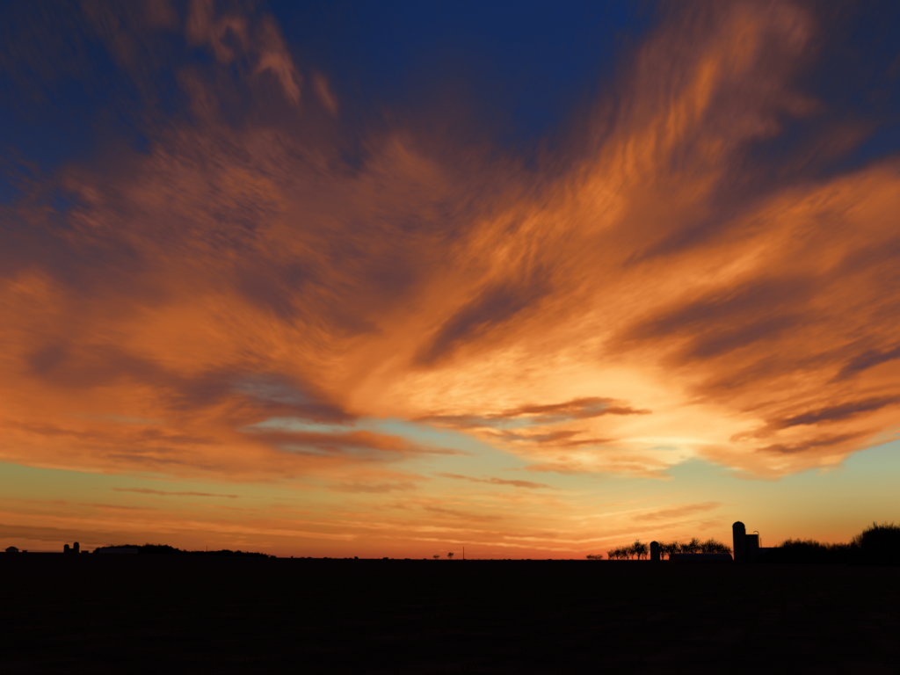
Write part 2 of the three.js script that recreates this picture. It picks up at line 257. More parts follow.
function makeSky() {
  const W = 4096, H = 2048, data = new Float32Array(W * H * 4);
  // smooth value noise on a periodic lattice
  const NN = 256, lattice = new Float32Array(NN * NN), rnd = mulberry(77);
  for (let i = 0; i < lattice.length; i++) lattice[i] = rnd() * 2 - 1;
  const noise = (x, y) => {
    const i = Math.floor(x), j = Math.floor(y); let u = x - i, v = y - j; u = u * u * (3 - 2 * u); v = v * v * (3 - 2 * v);
    const i0 = i & 255, i1 = (i + 1) & 255, j0 = (j & 255) << 8, j1 = ((j + 1) & 255) << 8;
    return mix(mix(lattice[j0 + i0], lattice[j0 + i1], u), mix(lattice[j1 + i0], lattice[j1 + i1], u), v);
  };
  const fbm = (x, y, n) => { let s = 0, a = 1, t = 0; for (let k = 0; k < n; k++) { s += a * noise(x, y); t += a; a *= 0.52; x = x * 2.03 + 17.3; y = y * 2.03 + 9.1; } return s / t; };

  // scattered settings become smooth fields on a one-degree grid
  const X0 = -46, Y0 = -1, NX = 93, NY = 50;
  const field = (f) => { const g = new Float32Array(NX * NY); for (let j = 0; j < NY; j++) for (let i = 0; i < NX; i++) g[j * NX + i] = f(X0 + i, Y0 + j); return g; };
  const look = (g, az, el) => {
    const x = clamp(az - X0, 0, NX - 1.001), y = clamp(el - Y0, 0, NY - 1.001), i = Math.floor(x), j = Math.floor(y), u = x - i, v = y - j, k = j * NX + i;
    return mix(mix(g[k], g[k + 1], u), mix(g[k + NX], g[k + NX + 1], u), v);
  };
  const spread = (list, size, value) => field((az, el) => {
    let s = 0, t = 1e-9;
    for (const p of list) { const dx = az - p[0], dy = (el - p[1]) * 1.5, w = Math.exp(-(dx * dx + dy * dy) / (2 * size * size)) + 1e-7 / (1 + dx * dx + dy * dy); s += w * value(p[2]); t += w; }
    return s / t;
  });
  const combC = spread(COMB, 3.4, (a) => Math.cos(2 * a * RAD)), combS = spread(COMB, 3.4, (a) => Math.sin(2 * a * RAD));
  const grain = spread(GRAIN, 3.4, (a) => a / 100);

  const cubic = (a, b, c, d, t) => b + 0.5 * t * (c - a + t * (2 * a - 5 * b + 4 * c - d + t * (3 * (b - c) + d - a)));
  const lit = (az, el) => {
    const x = clamp((az + 36) / 3, 0, 23.999), y = clamp((el - 5) / 3, 0, 10.999), i = Math.floor(x), j = Math.floor(y), u = x - i, v = y - j;
    const row = (r) => { const g = LIT[clamp(r, 0, 11)], q = (k) => g[clamp(k, 0, 24)]; return cubic(q(i - 1), q(i), q(i + 1), q(i + 2), u); };
    return cubic(row(j - 1), row(j), row(j + 1), row(j + 2), v) / 100;
  };
  const bracket = (list, x) => { let i = 0; while (i < list.length - 2 && x > list[i + 1]) i++; return [i, clamp((x - list[i]) / (list[i + 1] - list[i]))]; };
  const airAt = (az, el, out) => {
    const [i, u] = bracket(AIR_EL, el), [j, v0] = bracket(AIR_AZ, az), v = v0 * v0 * (3 - 2 * v0);
    const back = smooth(26, 110, Math.abs(az));                     // away from the afterglow the air is the blue grey of dusk
    const dusk = [mix(40, 11, smooth(0, 28, el)), mix(37, 21, smooth(0, 28, el)), mix(50, 48, smooth(0, 28, el))];
    for (let c = 0; c < 3; c++) out[c] = mix(mix(mix(AIR[i][j][c], AIR[i][j + 1][c], v), mix(AIR[i + 1][j][c], AIR[i + 1][j + 1][c], v), u), dusk[c], back);
  };
  // colour of a cloud by how much low sunlight it catches (display values)
  const RAMP = [[0.3, 102, 62, 59], [0.45, 138, 74, 49], [0.6, 180, 93, 43], [0.72, 206, 111, 48], [0.82, 227, 136, 66], [0.9, 248, 167, 86], [0.97, 254, 194, 118], [1.03, 255, 218, 150], [1.1, 255, 243, 195]];
  const SLATE = [72, 58, 68], ROSE = [0, 0.08, 0.16];
  const cloudColor = (L, el, air, out) => {
    if (L < 0.3) { const t = clamp(L / 0.3), high = smooth(13, 22, el); for (let c = 0; c < 3; c++) out[c] = mix(mix(SLATE[c], air[c], high), RAMP[0][c + 1], t) * (1 - ROSE[c] * 4 * t * (1 - t) * high); return; }
    let i = 0; while (i < RAMP.length - 2 && L > RAMP[i + 1][0]) i++;
    const t = clamp((L - RAMP[i][0]) / (RAMP[i + 1][0] - RAMP[i][0]));
    for (let c = 0; c < 3; c++) out[c] = mix(RAMP[i][c + 1], RAMP[i + 1][c + 1], t);
  };

  const bands = BANDS.map(([L, cover, w, ...p]) => {
    const pts = []; for (let k = 0; k < p.length; k += 2) pts.push([p[k], p[k + 1]]);
    const xs = pts.map((q) => q[0]), ys = pts.map((q) => q[1]), m = w * 3.2 + 1; let total = 0; const at0 = [0];
    for (let k = 1; k < pts.length; k++) { total += Math.hypot(pts[k][0] - pts[k - 1][0], pts[k][1] - pts[k - 1][1]); at0.push(total); }
    return { L: L / 100, clear: L < 0, cover, w, pts, at0, total, x0: Math.min(...xs) - m, x1: Math.max(...xs) + m, y0: Math.min(...ys) - m, y1: Math.max(...ys) + m };
  });

  // noise drawn out along the comb direction
  const combed = (az, el, freq, step, n, seed) => {
    let s = noise(az * freq + seed, el * freq * 1.3 + seed), t = 1;
    for (const dir of [-1, 1]) {
      let x = az, y = el, px = 0, py = 0;
      for (let k = 1; k <= n; k++) {
        const c2 = look(combC, x, y), s2 = look(combS, x, y), a = 0.5 * Math.atan2(s2, c2); let dx = Math.cos(a), dy = Math.sin(a);
        if (k > 1 ? dx * px + dy * py < 0 : dir < 0) { dx = -dx; dy = -dy; }
        px = dx; py = dy; x += dx * step; y += dy * step;
        const w = 1 - k / (n + 1); s += w * noise(x * freq + seed, y * freq * 1.3 + seed); t += w;
      }
    }
    return s / t;
  };

  const air = [0, 0, 0], cloud = [0, 0, 0], toLinear = (v) => { v /= 255; return v <= 0.04045 ? v / 12.92 : Math.pow((v + 0.055) / 1.055, 2.4); };
  for (let row = H / 2; row < H; row++) {
    const el = ((row + 0.5) / H - 0.5) * 180;
    for (let col = 0; col < W; col++) {
      let az = ((col + 0.5) / W - 0.5) * 360 + 90; if (az > 180) az -= 360;
      airAt(az, el, air);
      // clouds all round: a high sheet seen in perspective, less lit away from the sunset
      const y = Math.sin(el * RAD) + 0.12, cx = Math.sin(az * RAD) * Math.cos(el * RAD) / y, cz = -Math.cos(az * RAD) * Math.cos(el * RAD) / y;
      const far = smooth(31, 44, Math.abs(az)), over = smooth(33, 46, el), outside = Math.max(far, over);
      let L = 0, clear = 0;
      if (outside > 0) {
        const q = cx * 0.8 + cz * 0.6, r = cz * 0.8 - cx * 0.6, near = 1 - smooth(25, 150, Math.abs(az - SUN_AZ)), low = 1 - smooth(8, 45, el);
        const f = fbm(q * 1.1 + 5, r * 2.6 + 3, 5) * 1.3;
        L = clamp((0.03 + 0.46 * near * low) * (1 + 1.1 * f), 0, 0.62);
        clear = 1 - smooth(2.5, 6.5, el + f * 3);
      }
      if (outside < 1) {
        const wx = fbm(az * 0.45 + 31, el * 0.6 + 7, 4) * 0.7 * (0.35 + 0.65 * smooth(2, 12, el)), wy = fbm(az * 0.45 + 90, el * 0.6 + 55, 4) * 0.5 * smooth(0, 9, el);
        const a = az + wx, e = el + wy, g = look(grain, az, el) * clamp(0.9 + 1.6 * fbm(az * 0.22 + 8, el * 0.3 + 40, 3), 0.15, 2);
        const n1 = combed(a, e, 0.75, 0.5, 7, 3.7), n2 = 0.75 * combed(az, el, 2.1, 0.22, 5, 11.9) + 0.25 * fbm(a * 1.1 + 3, e * 1.3 + 61, 3), n3 = 0.7 * combed(az, el, 4.6, 0.11, 4, 41.3) + 0.2 * fbm(az * 4, el * 5, 2), n4 = combed(az, el, 8.5, 0.07, 4, 77.7);
        const ex = clamp(az + wx * 0.8, EDGE[0][0], EDGE[EDGE.length - 1][0]); let ei = 0; while (ei < EDGE.length - 2 && ex > EDGE[ei + 1][0]) ei++;
        const eu = clamp((ex - EDGE[ei][0]) / (EDGE[ei + 1][0] - EDGE[ei][0])), eh = mix(EDGE[ei][1], EDGE[ei + 1][1], eu), ew = mix(EDGE[ei][2], EDGE[ei + 1][2], eu);
        let l = lit(a, e), c = 1 - smooth(eh - 1.3 * ew, eh + 1.3 * ew, el + n1 * 0.5 + n2 * (0.55 + ew * 0.9) + n3 * 0.5);
        // thin sheets of cirrus edge-on, low over the horizon
        const bend = az < 8 ? 0.075 * az : 0.6 - 0.13 * (az - 8), v = el + bend + wx * 0.08;
        const sheet = fbm(az * 0.07 + 12, v * 2.3 + 4, 4) * 1.5 + fbm(az * 0.09 + 52, v * 5.3 + 14, 3) * 0.9 + 0.4 * n2 + 0.25 * n3;
        const where = smooth(5.4, 3.0, el + 0.04 * Math.abs(az)) * smooth(0.1, 0.7, el) * (1 - 0.93 * smooth(14, 20, az)) * mix(0.6, 1, smooth(-24, -12, az)), sunward = Math.exp(-(((az - 10) / 13) ** 2));
        l = mix(l, mix(0.64, 0.9, sunward) - 0.1 * smooth(1.6, 0.4, el) + 0.14 * clamp(sheet, 0, 0.8), c); 
        c = Math.min(c, 1 - 0.92 * where * smooth(0.06, 0.34, sheet));
        const dim = 0.6 * where * smooth(0.2, 0.6, -sheet) * smooth(4.5, 2.5, el); l = mix(l, 0.5 + 0.15 * sunward, dim * c); c = Math.min(c, 1 - 0.6 * dim);
        const soft = 1 + 0.5 * n1;
        for (const b of bands) {
          const bx = az + wx * 0.7 * Math.min(1, b.w * 1.3), by = el + wy * 0.55 * Math.min(1, b.w * 1.3);
          if (bx < b.x0 || bx > b.x1 || by < b.y0 || by > b.y1) continue;
          let best = 1e9, along = 0;
          for (let k = 1; k < b.pts.length; k++) {
            const [ax, ay] = b.pts[k - 1], ux = b.pts[k][0] - ax, uy = b.pts[k][1] - ay, len = Math.hypot(ux, uy), t = clamp(((bx - ax) * ux + (by - ay) * uy) / (len * len));
            const d = Math.hypot(bx - ax - ux * t, by - ay - uy * t);
            if (d < best) { best = d; along = b.at0[k - 1] + t * len; }
          }
          const feather = b.total * 0.36, ends = Math.min(smooth(-0.4 * feather, feather, along), smooth(-0.4 * feather, feather, b.total - along));
          const q = Math.max(0, best + b.w * ((b.w < 0.5 ? 1.9 : 0.75) * n2 + (b.w < 0.5 ? 0.9 : 0.35) * n3) + 0.06 * n3) / (b.w * soft * (0.4 + 0.6 * ends)), shape = Math.exp(-0.5 * q * q * (1 + 0.25 * q * q)), torn = clamp(1 + 1.6 * n2 * (1 - shape) + 0.5 * n3 * (1 - shape));
          const k = clamp(b.cover * ends * shape * torn * (1 + 0.55 * n2 + 0.35 * n3));
          if (b.clear) c = mix(c, 1, k); else { l = mix(l, b.L, k); c = mix(c, 0, k); }
        }
        const puff = fbm(a * 0.5 + 70, e * 0.62 + 21, 5), high = smooth(10, 20, el);
        l += g * (0.55 * n1 + mix(0.8, 0.6, high) * n2 + mix(0.6, 0.5, high) * n3 + 0.27 * n4 + mix(0.15, 0.75, high) * puff) * (1 - 0.6 * smooth(0.85, 1, l));
        // rows of small ripples across the tall plume
        const ra = clamp(((az - 2) * 15 + (el - 17.5) * 13) / 394, 0, 1), rd = Math.hypot(az - 2 - 15 * ra, el - 17.5 - 13 * ra) / 3.2;
        l += 0.055 * Math.exp(-rd * rd) * smooth(0, 0.15, ra) * (1 - 0.7 * smooth(0.75, 1, ra)) * Math.sin(5.2 * (az - 0.22 * el) + 7 * fbm(az * 0.45 + 15, el * 0.4 + 2, 4)) * clamp(0.5 + 1.8 * fbm(az * 0.4 + 3, el * 0.55 + 33, 3));
        c = clamp(c + (n2 * 0.9 + n1 * 0.7 + n3 * 0.3) * c * (1 - c) * 2.2);
        L = mix(l, L, outside); clear = mix(c, clear, outside);
      }
      cloudColor(L, el, air, cloud);
      const thin = 0.26 * smooth(8, 4, el);                          // low clouds are seen through more of the glowing air
      for (let k = 0; k < 3; k++) cloud[k] = mix(cloud[k], air[k], thin);
      const o = (row * W + col) * 4;
      for (let k = 0; k < 3; k++) data[o + k] = toLinear(mix(cloud[k], air[k], clear));
      data[o + 3] = 1;
    }
  }
  // the renderer reads the sky through a smoothing spline; undo that beforehand so that the finest wisps stay crisp
  const R0 = H / 2, R = H / 2, plane = new Float32Array(W * R), guess = new Float32Array(W * R), tmp = new Float32Array(W * R);
  for (let k = 0; k < 3; k++) {
    for (let i = 0; i < W * R; i++) guess[i] = plane[i] = data[(R0 * W + i) * 4 + k];
    for (let pass = 0; pass < 3; pass++) {
      for (let r = 0; r < R; r++) { const o = r * W; for (let i = 0; i < W; i++) tmp[o + i] = (guess[o + ((i + W - 1) & (W - 1))] + 4 * guess[o + i] + guess[o + ((i + 1) & (W - 1))]) / 6; }
      for (let r = 0; r < R; r++) { const o = r * W, u = Math.min(r + 1, R - 1) * W, d = Math.max(r - 1, 0) * W; for (let i = 0; i < W; i++) guess[o + i] = Math.max(0, guess[o + i] + plane[o + i] - (tmp[d + i] + 4 * tmp[o + i] + tmp[u + i]) / 6); }
    }
    for (let i = 0; i < W * R; i++) data[(R0 * W + i) * 4 + k] = guess[i];
  }
  // below the horizon: the dark earth's mean
  for (let i = 0; i < W * H / 2; i++) { data[i * 4] = 0.006; data[i * 4 + 1] = 0.005; data[i * 4 + 2] = 0.005; data[i * 4 + 3] = 1; }
  const t = new THREE.DataTexture(data, W, H, THREE.RGBAFormat, THREE.FloatType);
  t.mapping = THREE.EquirectangularReflectionMapping;
  t.magFilter = t.minFilter = THREE.LinearFilter;
  t.needsUpdate = true;
  return t;
}

// ---------------------------------------------------------------- helpers
const numbers = {};
function numbered(name) { const n = numbers[name] ?? 0; numbers[name] = n + 1; return n ? `${name}_${String(n).padStart(3, '0')}` : name; }
function add(o) { scene.add(o); return o; }
function mesh(name, geometry, material, parent) {
  const m = new THREE.Mesh(geometry, material); m.name = name; m.castShadow = m.receiveShadow = true; if (parent) parent.add(m); return m;
}
function thing(name, label, category, position, turn = 0, group) {
  const g = new THREE.Group(); g.name = numbered(name); g.position.copy(position); g.rotation.y = turn;
  g.userData = { label, category }; if (group) g.userData.group = group;
  return add(g);
}
function dup(source, name, label, category, position, turn, scale, group) {
  const c = source.clone(); c.name = numbered(name); c.position.copy(position); c.rotation.y = turn; c.scale.set(...scale);
  c.userData = { label, category }; if (group) c.userData.group = group;
  return add(c);
}
function box(w, h, d, x = 0, y = 0, z = 0) { return new THREE.BoxGeometry(w, h, d).translate(x, y, z); }
function noiseTexture(size, seed, cells, paint, srgb = true) {
  const rnd = mulberry(seed), lat = new Float32Array(64 * 64).map(() => rnd());
  const val = (x, y, n) => { x = ((x % n) + n) % n; y = ((y % n) + n) % n; const i = Math.floor(x), j = Math.floor(y), u = smooth(0, 1, x - i), v = smooth(0, 1, y - j), q = (a, b) => lat[(b % n) * 64 + (a % n)]; return mix(mix(q(i, j), q(i + 1, j), u), mix(q(i, j + 1), q(i + 1, j + 1), u), v); };
  const data = new Uint8Array(size * size * 4);
  for (let y = 0; y < size; y++) for (let x = 0; x < size; x++) {
    let s = 0, a = 0.5; for (let o = 0, n = cells; o < 5 && n <= 64; o++, n *= 2, a *= 0.6) s += a * val(x / size * n, y / size * n, n);
    const c = paint(clamp(s), rnd(), x / size, y / size), k = (y * size + x) * 4;
    data[k] = clamp(c[0], 0, 255); data[k + 1] = clamp(c[1], 0, 255); data[k + 2] = clamp(c[2], 0, 255); data[k + 3] = 255;
  }
  const t = new THREE.DataTexture(data, size, size); t.wrapS = t.wrapT = THREE.RepeatWrapping; t.magFilter = THREE.LinearFilter; t.minFilter = THREE.LinearMipmapLinearFilter; t.generateMipmaps = true;
  if (srgb) t.colorSpace = THREE.SRGBColorSpace; t.needsUpdate = true; return t;
}
const matte = (p) => new THREE.MeshPhysicalMaterial({ roughness: 1, metalness: 0, specularIntensity: 0.15, ...p });

// ---------------------------------------------------------------- ground: a field that rises to the left
const RISE = [[-75, 0], [-45, 7], [-27, 8.4], [-20, 7.4], [-14, 5], [-10, 3.5], [-6, 2.7], [-1, 1.9], [4, 1.5], [9, 0.5], [15, 0], [180, 0]];
function groundHeight(x, z) {
  const dist = Math.hypot(x, z), az = Math.atan2(x, -z) / RAD;
  let h = 0;
  for (let i = 0; i < RISE.length - 1; i++) if (az >= RISE[i][0] && az < RISE[i + 1][0]) h = mix(RISE[i][1], RISE[i + 1][1], smooth(RISE[i][0], RISE[i + 1][0], az) * 0.5 + 0.5 * (az - RISE[i][0]) / (RISE[i + 1][0] - RISE[i][0]));
  h *= smooth(260, 880, dist);
  const roll = Math.sin(x * 0.021 + 1.3) * Math.sin(z * 0.017 + 0.4) * 0.16 * smooth(6, 60, dist) * (1 - smooth(200, 420, dist));
  const clods = (Math.sin(x * 2.1 + Math.sin(z * 1.7) * 1.3) + Math.sin(z * 2.7 + Math.sin(x * 1.9))) * 0.018 * (1 - smooth(40, 120, dist));
  return h + roll + clods;
}
const soilMap = noiseTexture(1024, 5, 6, (n, g) => { const k = 0.55 + 0.75 * n + 0.22 * (g - 0.5); return [74 * k, 64 * k, 54 * k]; });
const soilBump = noiseTexture(512, 9, 8, (n, g) => { const k = 255 * (0.75 * n + 0.25 * g); return [k, k, k]; }, false);
{
  const rings = [0.01, 2, 4, 6]; for (let r = 7; r < 9000; r *= 1.022) rings.push(r); rings.push(9000);
  const N = 360, pos = [], uv = [], idx = [];
  for (const r of rings) for (let k = 0; k <= N; k++) { const a = (k / N) * Math.PI * 2, x = Math.sin(a) * r, z = -Math.cos(a) * r; pos.push(x, groundHeight(x, z), z); uv.push(x / 7, z / 7); }
  for (let i = 0; i < rings.length - 1; i++) for (let k = 0; k < N; k++) { const a = i * (N + 1) + k, b = a + N + 1; idx.push(a, a + 1, b, a + 1, b + 1, b); }
  const g = new THREE.BufferGeometry(); g.setAttribute('position', new THREE.Float32BufferAttribute(pos, 3)); g.setAttribute('uv', new THREE.Float32BufferAttribute(uv, 2)); g.setIndex(idx); g.computeVertexNormals();
  const field = mesh('field_ground', g, matte({ map: soilMap, bumpMap: soilBump, bumpScale: 0.05, specularIntensity: 0 }), null);
  field.userData = { kind: 'structure' }; add(field);
}
// corn stubble left standing in rows
{
  const stalk = mergeGeometries([[0, 0, 0.05, 0.16], [0.03, 0.02, -0.12, 0.12], [-0.03, 0.03, 0.2, 0.1]].map(([x, z, tilt, h]) => new THREE.ConeGeometry(0.012, h, 4, 1).translate(0, h / 2, 0).rotateZ(tilt).translate(x, 0, z)));
  const rnd = mulberry(31), list = [], m = new THREE.Matrix4(), q = new THREE.Quaternion(), e = new THREE.Euler(), turn = 0.35;
  for (let row = -90; row < 90; row++) for (let s = -10; s < 130; s += 0.34) {
    const a = row * 0.76 + (rnd() - 0.5) * 0.1, b = s + (rnd() - 0.5) * 0.2, x = a * Math.cos(turn) + b * Math.sin(turn), z = a * Math.sin(turn) - b * Math.cos(turn), d = Math.hypot(x, z);
    if (d < 3 || d > 105 || Math.abs(Math.atan2(x, -z)) > 0.85 || rnd() < 0.25) continue;
    e.set((rnd() - 0.5) * 0.7, rnd() * 6.3, (rnd() - 0.5) * 0.7); q.setFromEuler(e); const k = 0.7 + rnd() * 0.9;
    list.push(m.clone().compose(new THREE.Vector3(x, groundHeight(x, z) - 0.01, z), q.clone(), new THREE.Vector3(k, k, k)));
  }
  const stubble = new THREE.InstancedMesh(stalk, matte({ color: new THREE.Color().setRGB(0.075, 0.058, 0.036), specularIntensity: 0 }), list.length);
  list.forEach((mm, i) => stubble.setMatrixAt(i, mm)); stubble.name = 'crop_stubble'; stubble.userData = { kind: 'stuff', label: 'short dry crop stubble in rows across the dark field', category: 'stubble' }; stubble.receiveShadow = true;
  add(stubble);
}
const place = (az, dist) => { const p = at(az, dist); p.y = groundHeight(p.x, p.z) - 0.03; return p; };
const facing = (az) => -az * RAD;      // turns a thing's +z face towards the viewer

// ---------------------------------------------------------------- materials of the farm
const grainy = (seed, r, g, b, spread = 0.4, cells = 8) => noiseTexture(256, seed, cells, (n, q) => { const k = 1 - spread / 2 + spread * n + 0.1 * (q - 0.5); return [r * k, g * k, b * k]; });
const M = {
  concrete: matte({ map: grainy(11, 92, 88, 82, 0.5), specularIntensity: 0.1 }),
  steel: new THREE.MeshPhysicalMaterial({ map: grainy(12, 88, 88, 90, 0.45), roughness: 0.75, metalness: 0.1, specularIntensity: 0.2 }),
  hoop: new THREE.MeshPhysicalMaterial({ color: 0x3a3632, roughness: 0.8, metalness: 0.1, specularIntensity: 0.2 }),
  board: matte({ map: grainy(13, 96, 40, 32, 0.6, 16) }),
  whiteBoard: matte({ map: grainy(14, 138, 136, 130, 0.35, 16) }),
  roof: new THREE.MeshPhysicalMaterial({ map: grainy(15, 84, 86, 90, 0.45), roughness: 0.6, metalness: 0.2, specularIntensity: 0.3 }),
  shingle: matte({ map: grainy(16, 74, 72, 72, 0.5, 16) }),
  glass: new THREE.MeshPhysicalMaterial({ color: 0x0c0e12, roughness: 0.08 }),
  wood: matte({ map: grainy(17, 92, 76, 60, 0.6, 16) }),
  bark: matte({ color: new THREE.Color().setRGB(0.07, 0.055, 0.042), specularIntensity: 0 }),
  twig: matte({ color: new THREE.Color().setRGB(0.075, 0.05, 0.036), specularIntensity: 0 }),
  needle: matte({ color: new THREE.Color().setRGB(0.035, 0.045, 0.025), specularIntensity: 0, side: THREE.DoubleSide }),
  leaf: matte({ color: new THREE.Color().setRGB(0.06, 0.045, 0.026), specularIntensity: 0, side: THREE.DoubleSide }),
};

// ---------------------------------------------------------------- silos
function silo(label, az, dist, radius, top, domed, turn, extra) {
  const t = thing(extra?.name ?? 'farm_silo', label, 'silo', place(az, dist), turn, 'silos of the farms');
  const bodyH = domed ? top - radius * 0.95 : top;
  const shell = [[radius, 0], [radius, bodyH], [radius - 0.12, bodyH + 0.03]];
  if (!domed) shell.push([radius - 0.25, bodyH + 0.02], [radius - 0.25, bodyH - 0.8], [0, bodyH - 0.8]);
  mesh('staves', new THREE.LatheGeometry(shell.map(([x, y]) => new THREE.Vector2(x, y)), 40), M.concrete, t);
  if (domed) {
    const pts = []; for (let k = 0; k <= 12; k++) { const a = (k / 12) * Math.PI / 2; pts.push(new THREE.Vector2((radius + 0.12) * Math.cos(a) + (k === 12 ? 0.001 : 0), bodyH + (radius * 0.95) * Math.sin(a))); }
    const d = mesh('dome_roof', new THREE.LatheGeometry([new THREE.Vector2(radius + 0.12, bodyH - 0.25), ...pts], 40), M.steel, t);
    mesh('cap', new THREE.CylinderGeometry(0.22, 0.3, 0.28, 10).translate(0, top + 0.04, 0), M.steel, d);
  }
  for (let y = 0.6; y < bodyH - 0.2; y += domed ? 0.75 : 0.9) mesh('hoop', new THREE.TorusGeometry(radius + 0.015, 0.02, 4, 40).rotateX(Math.PI / 2).translate(0, y, 0), M.hoop, t);
  mesh('chute', box(0.75, bodyH - 0.6, 0.7, 0, (bodyH - 0.6) / 2, radius + 0.25), M.steel, t);
  return t;
}
silo('tall domed silo standing between the low barn and the flat-topped silo', 17.73, 430, 2.72, 18.95, true, facing(17.7) + 2.1);
const flat = silo('broad flat-topped silo right beside the tall domed one', 18.43, 433, 3.02, 13.05, false, facing(18.4) + 2.6, { name: 'flat_silo' });
{ // blower pipe up its side with a bent spout over the rim
  const right = new THREE.Vector3(Math.cos(2.6), 0, Math.sin(2.6)).multiplyScalar(1);   // the viewer's right in the silo's own axes
  const P = (s, y) => new THREE.Vector3(right.x * s, y, right.z * s);
  mesh('blower_pipe', new THREE.TubeGeometry(new THREE.CatmullRomCurve3([P(3.2, 0), P(3.2, 8), P(3.2, 13.2), P(3.0, 14.1), P(2.3, 14.5), P(1.5, 14.35), P(1.1, 13.9)]), 40, 0.16, 8), M.steel, flat);
}
silo('small domed silo standing alone among the bare trees', 12.73, 480, 2.3, 11.2, true, facing(12.7) + 1.2);
silo('shorter left one of the twin silos on the far left skyline', -22.96, 1000, 2.55, 9.6, true, facing(-23) + 2, { name: 'distant_silo' });
silo('taller right one of the twin silos on the far left skyline', -22.44, 1000, 2.75, 11.9, true, facing(-22.4) + 2, { name: 'distant_silo' });

// ---------------------------------------------------------------- barns and houses
function gable(name, label, category, az, dist, turn, w, d, eave, ridge, wallMat, roofMat, windows, group) {
  const t = thing(name, label, category, place(az, dist), turn, group);
  const s = new THREE.Shape(); s.moveTo(-d / 2, 0); s.lineTo(d / 2, 0); s.lineTo(d / 2, eave); s.lineTo(0, ridge - 0.08); s.lineTo(-d / 2, eave); s.closePath();
  mesh('wall', new THREE.ExtrudeGeometry(s, { depth: w, bevelEnabled: false }).translate(0, 0, -w / 2).rotateY(Math.PI / 2), wallMat, t);
  const r = new THREE.Shape(), o = 0.35, k = (ridge - eave) / (d / 2); r.moveTo(-d / 2 - o, eave - o * k + 0.02); r.lineTo(0, ridge); r.lineTo(d / 2 + o, eave - o * k + 0.02); r.lineTo(d / 2 + o, eave - o * k + 0.2); r.lineTo(0, ridge + 0.2); r.lineTo(-d / 2 - o, eave - o * k + 0.2); r.closePath();
  mesh('roof', new THREE.ExtrudeGeometry(r, { depth: w + 0.7, bevelEnabled: false }).translate(0, 0, -w / 2 - 0.35).rotateY(Math.PI / 2), roofMat, t);
  const door = mesh('door', box(Math.min(3.2, w * 0.25), eave * 0.72, 0.09, -w * 0.22, eave * 0.36, d / 2 + 0.05), M.whiteBoard, t);
  mesh('handle', box(0.06, 0.3, 0.08, -w * 0.22 + 0.5, eave * 0.35, d / 2 + 0.12), M.hoop, door);
  for (const x of windows) { const f = mesh('window', box(1.1, 1.0, 0.08, x, eave * 0.6, d / 2 + 0.045), M.whiteBoard, t); mesh('pane', box(0.9, 0.8, 0.04, x, eave * 0.6, d / 2 + 0.1), M.glass, f); }
  return t;
}
{ // long low barn with a rounded roof, its left end turned a little to the viewer
  const az = 15.45, t = thing('round_roofed_barn', 'long low barn with a rounded roof running up to the tall domed silo', 'barn', place(az, 420), facing(az) + 0.42);
  const w = 25.5, R = 4.6, wall = 1.4, top = 4.6, arch = new THREE.Shape(); arch.moveTo(-R, 0); arch.lineTo(R, 0); arch.lineTo(R, wall);
  for (let k = 1; k <= 16; k++) { const a = (k / 16) * Math.PI; arch.lineTo(R * Math.cos(a), wall + (top - wall - 0.12) * Math.sin(a)); } arch.closePath();
  mesh('wall', new THREE.ExtrudeGeometry(arch, { depth: w, bevelEnabled: false }).translate(0, 0, -w / 2).rotateY(Math.PI / 2), M.board, t);
  const skin = new THREE.Shape(); for (let k = 0; k <= 18; k++) { const a = (k / 18) * Math.PI; skin[k ? 'lineTo' : 'moveTo']((R + 0.25) * Math.cos(a), wall + (top - wall) * Math.sin(a)); }
  for (let k = 18; k >= 0; k--) { const a = (k / 18) * Math.PI; skin.lineTo((R + 0.08) * Math.cos(a), wall + (top - wall - 0.1) * Math.sin(a)); } skin.closePath();
  mesh('roof', new THREE.ExtrudeGeometry(skin, { depth: w + 0.6, bevelEnabled: false }).translate(0, 0, -w / 2 - 0.3).rotateY(Math.PI / 2), M.roof, t);
  for (const x of [-9, -3, 3, 9]) { const f = mesh('window', box(1.3, 0.7, 0.08, x, 0.85, R + 0.05), M.whiteBoard, t); mesh('pane', box(1.1, 0.5, 0.04, x, 0.85, R + 0.1), M.glass, f); }
  mesh('end_door', box(0.1, 2.8, 3.2, -w / 2 - 0.06, 1.4, 0), M.wood, t);
}
gable('gabled_barn', 'gabled barn between the flat-topped silo and the shelterbelt trees', 'barn', 19.35, 446, facing(19.3), 11, 9, 4.6, 7.2, M.board, M.roof, [1.5, 4]);
gable('farmhouse', 'small house with a steep roof at the far left edge of the skyline', 'house', -25.8, 950, facing(-25.8) + 1.25, 9, 9, 2.9, 5.6, M.whiteBoard, M.shingle, [0, 2.4]);
gable('garden_shed', 'tiny shed just right of the house on the far left skyline', 'shed', -25.15, 955, facing(-25), 4, 3.4, 1.5, 2.2, M.whiteBoard, M.shingle, []);
gable('feed_barn', 'low barn squeezed between the twin silos on the left skyline', 'barn', -22.7, 1004, facing(-22.7), 6.5, 7, 3.6, 5.2, M.board, M.roof, []);
gable('lean_shed', 'very low shed at the right foot of the twin silos', 'shed', -21.95, 1002, facing(-22), 7, 6, 2.2, 3.2, M.board, M.roof, [1.6]);
gable('machine_shed', 'long pale metal shed in front of the far wood on the left', 'shed', -20.1, 930, facing(-20.1) + 0.15, 34, 12, 3.1, 4.9, M.whiteBoard, M.roof, [-2, 6, 12]);

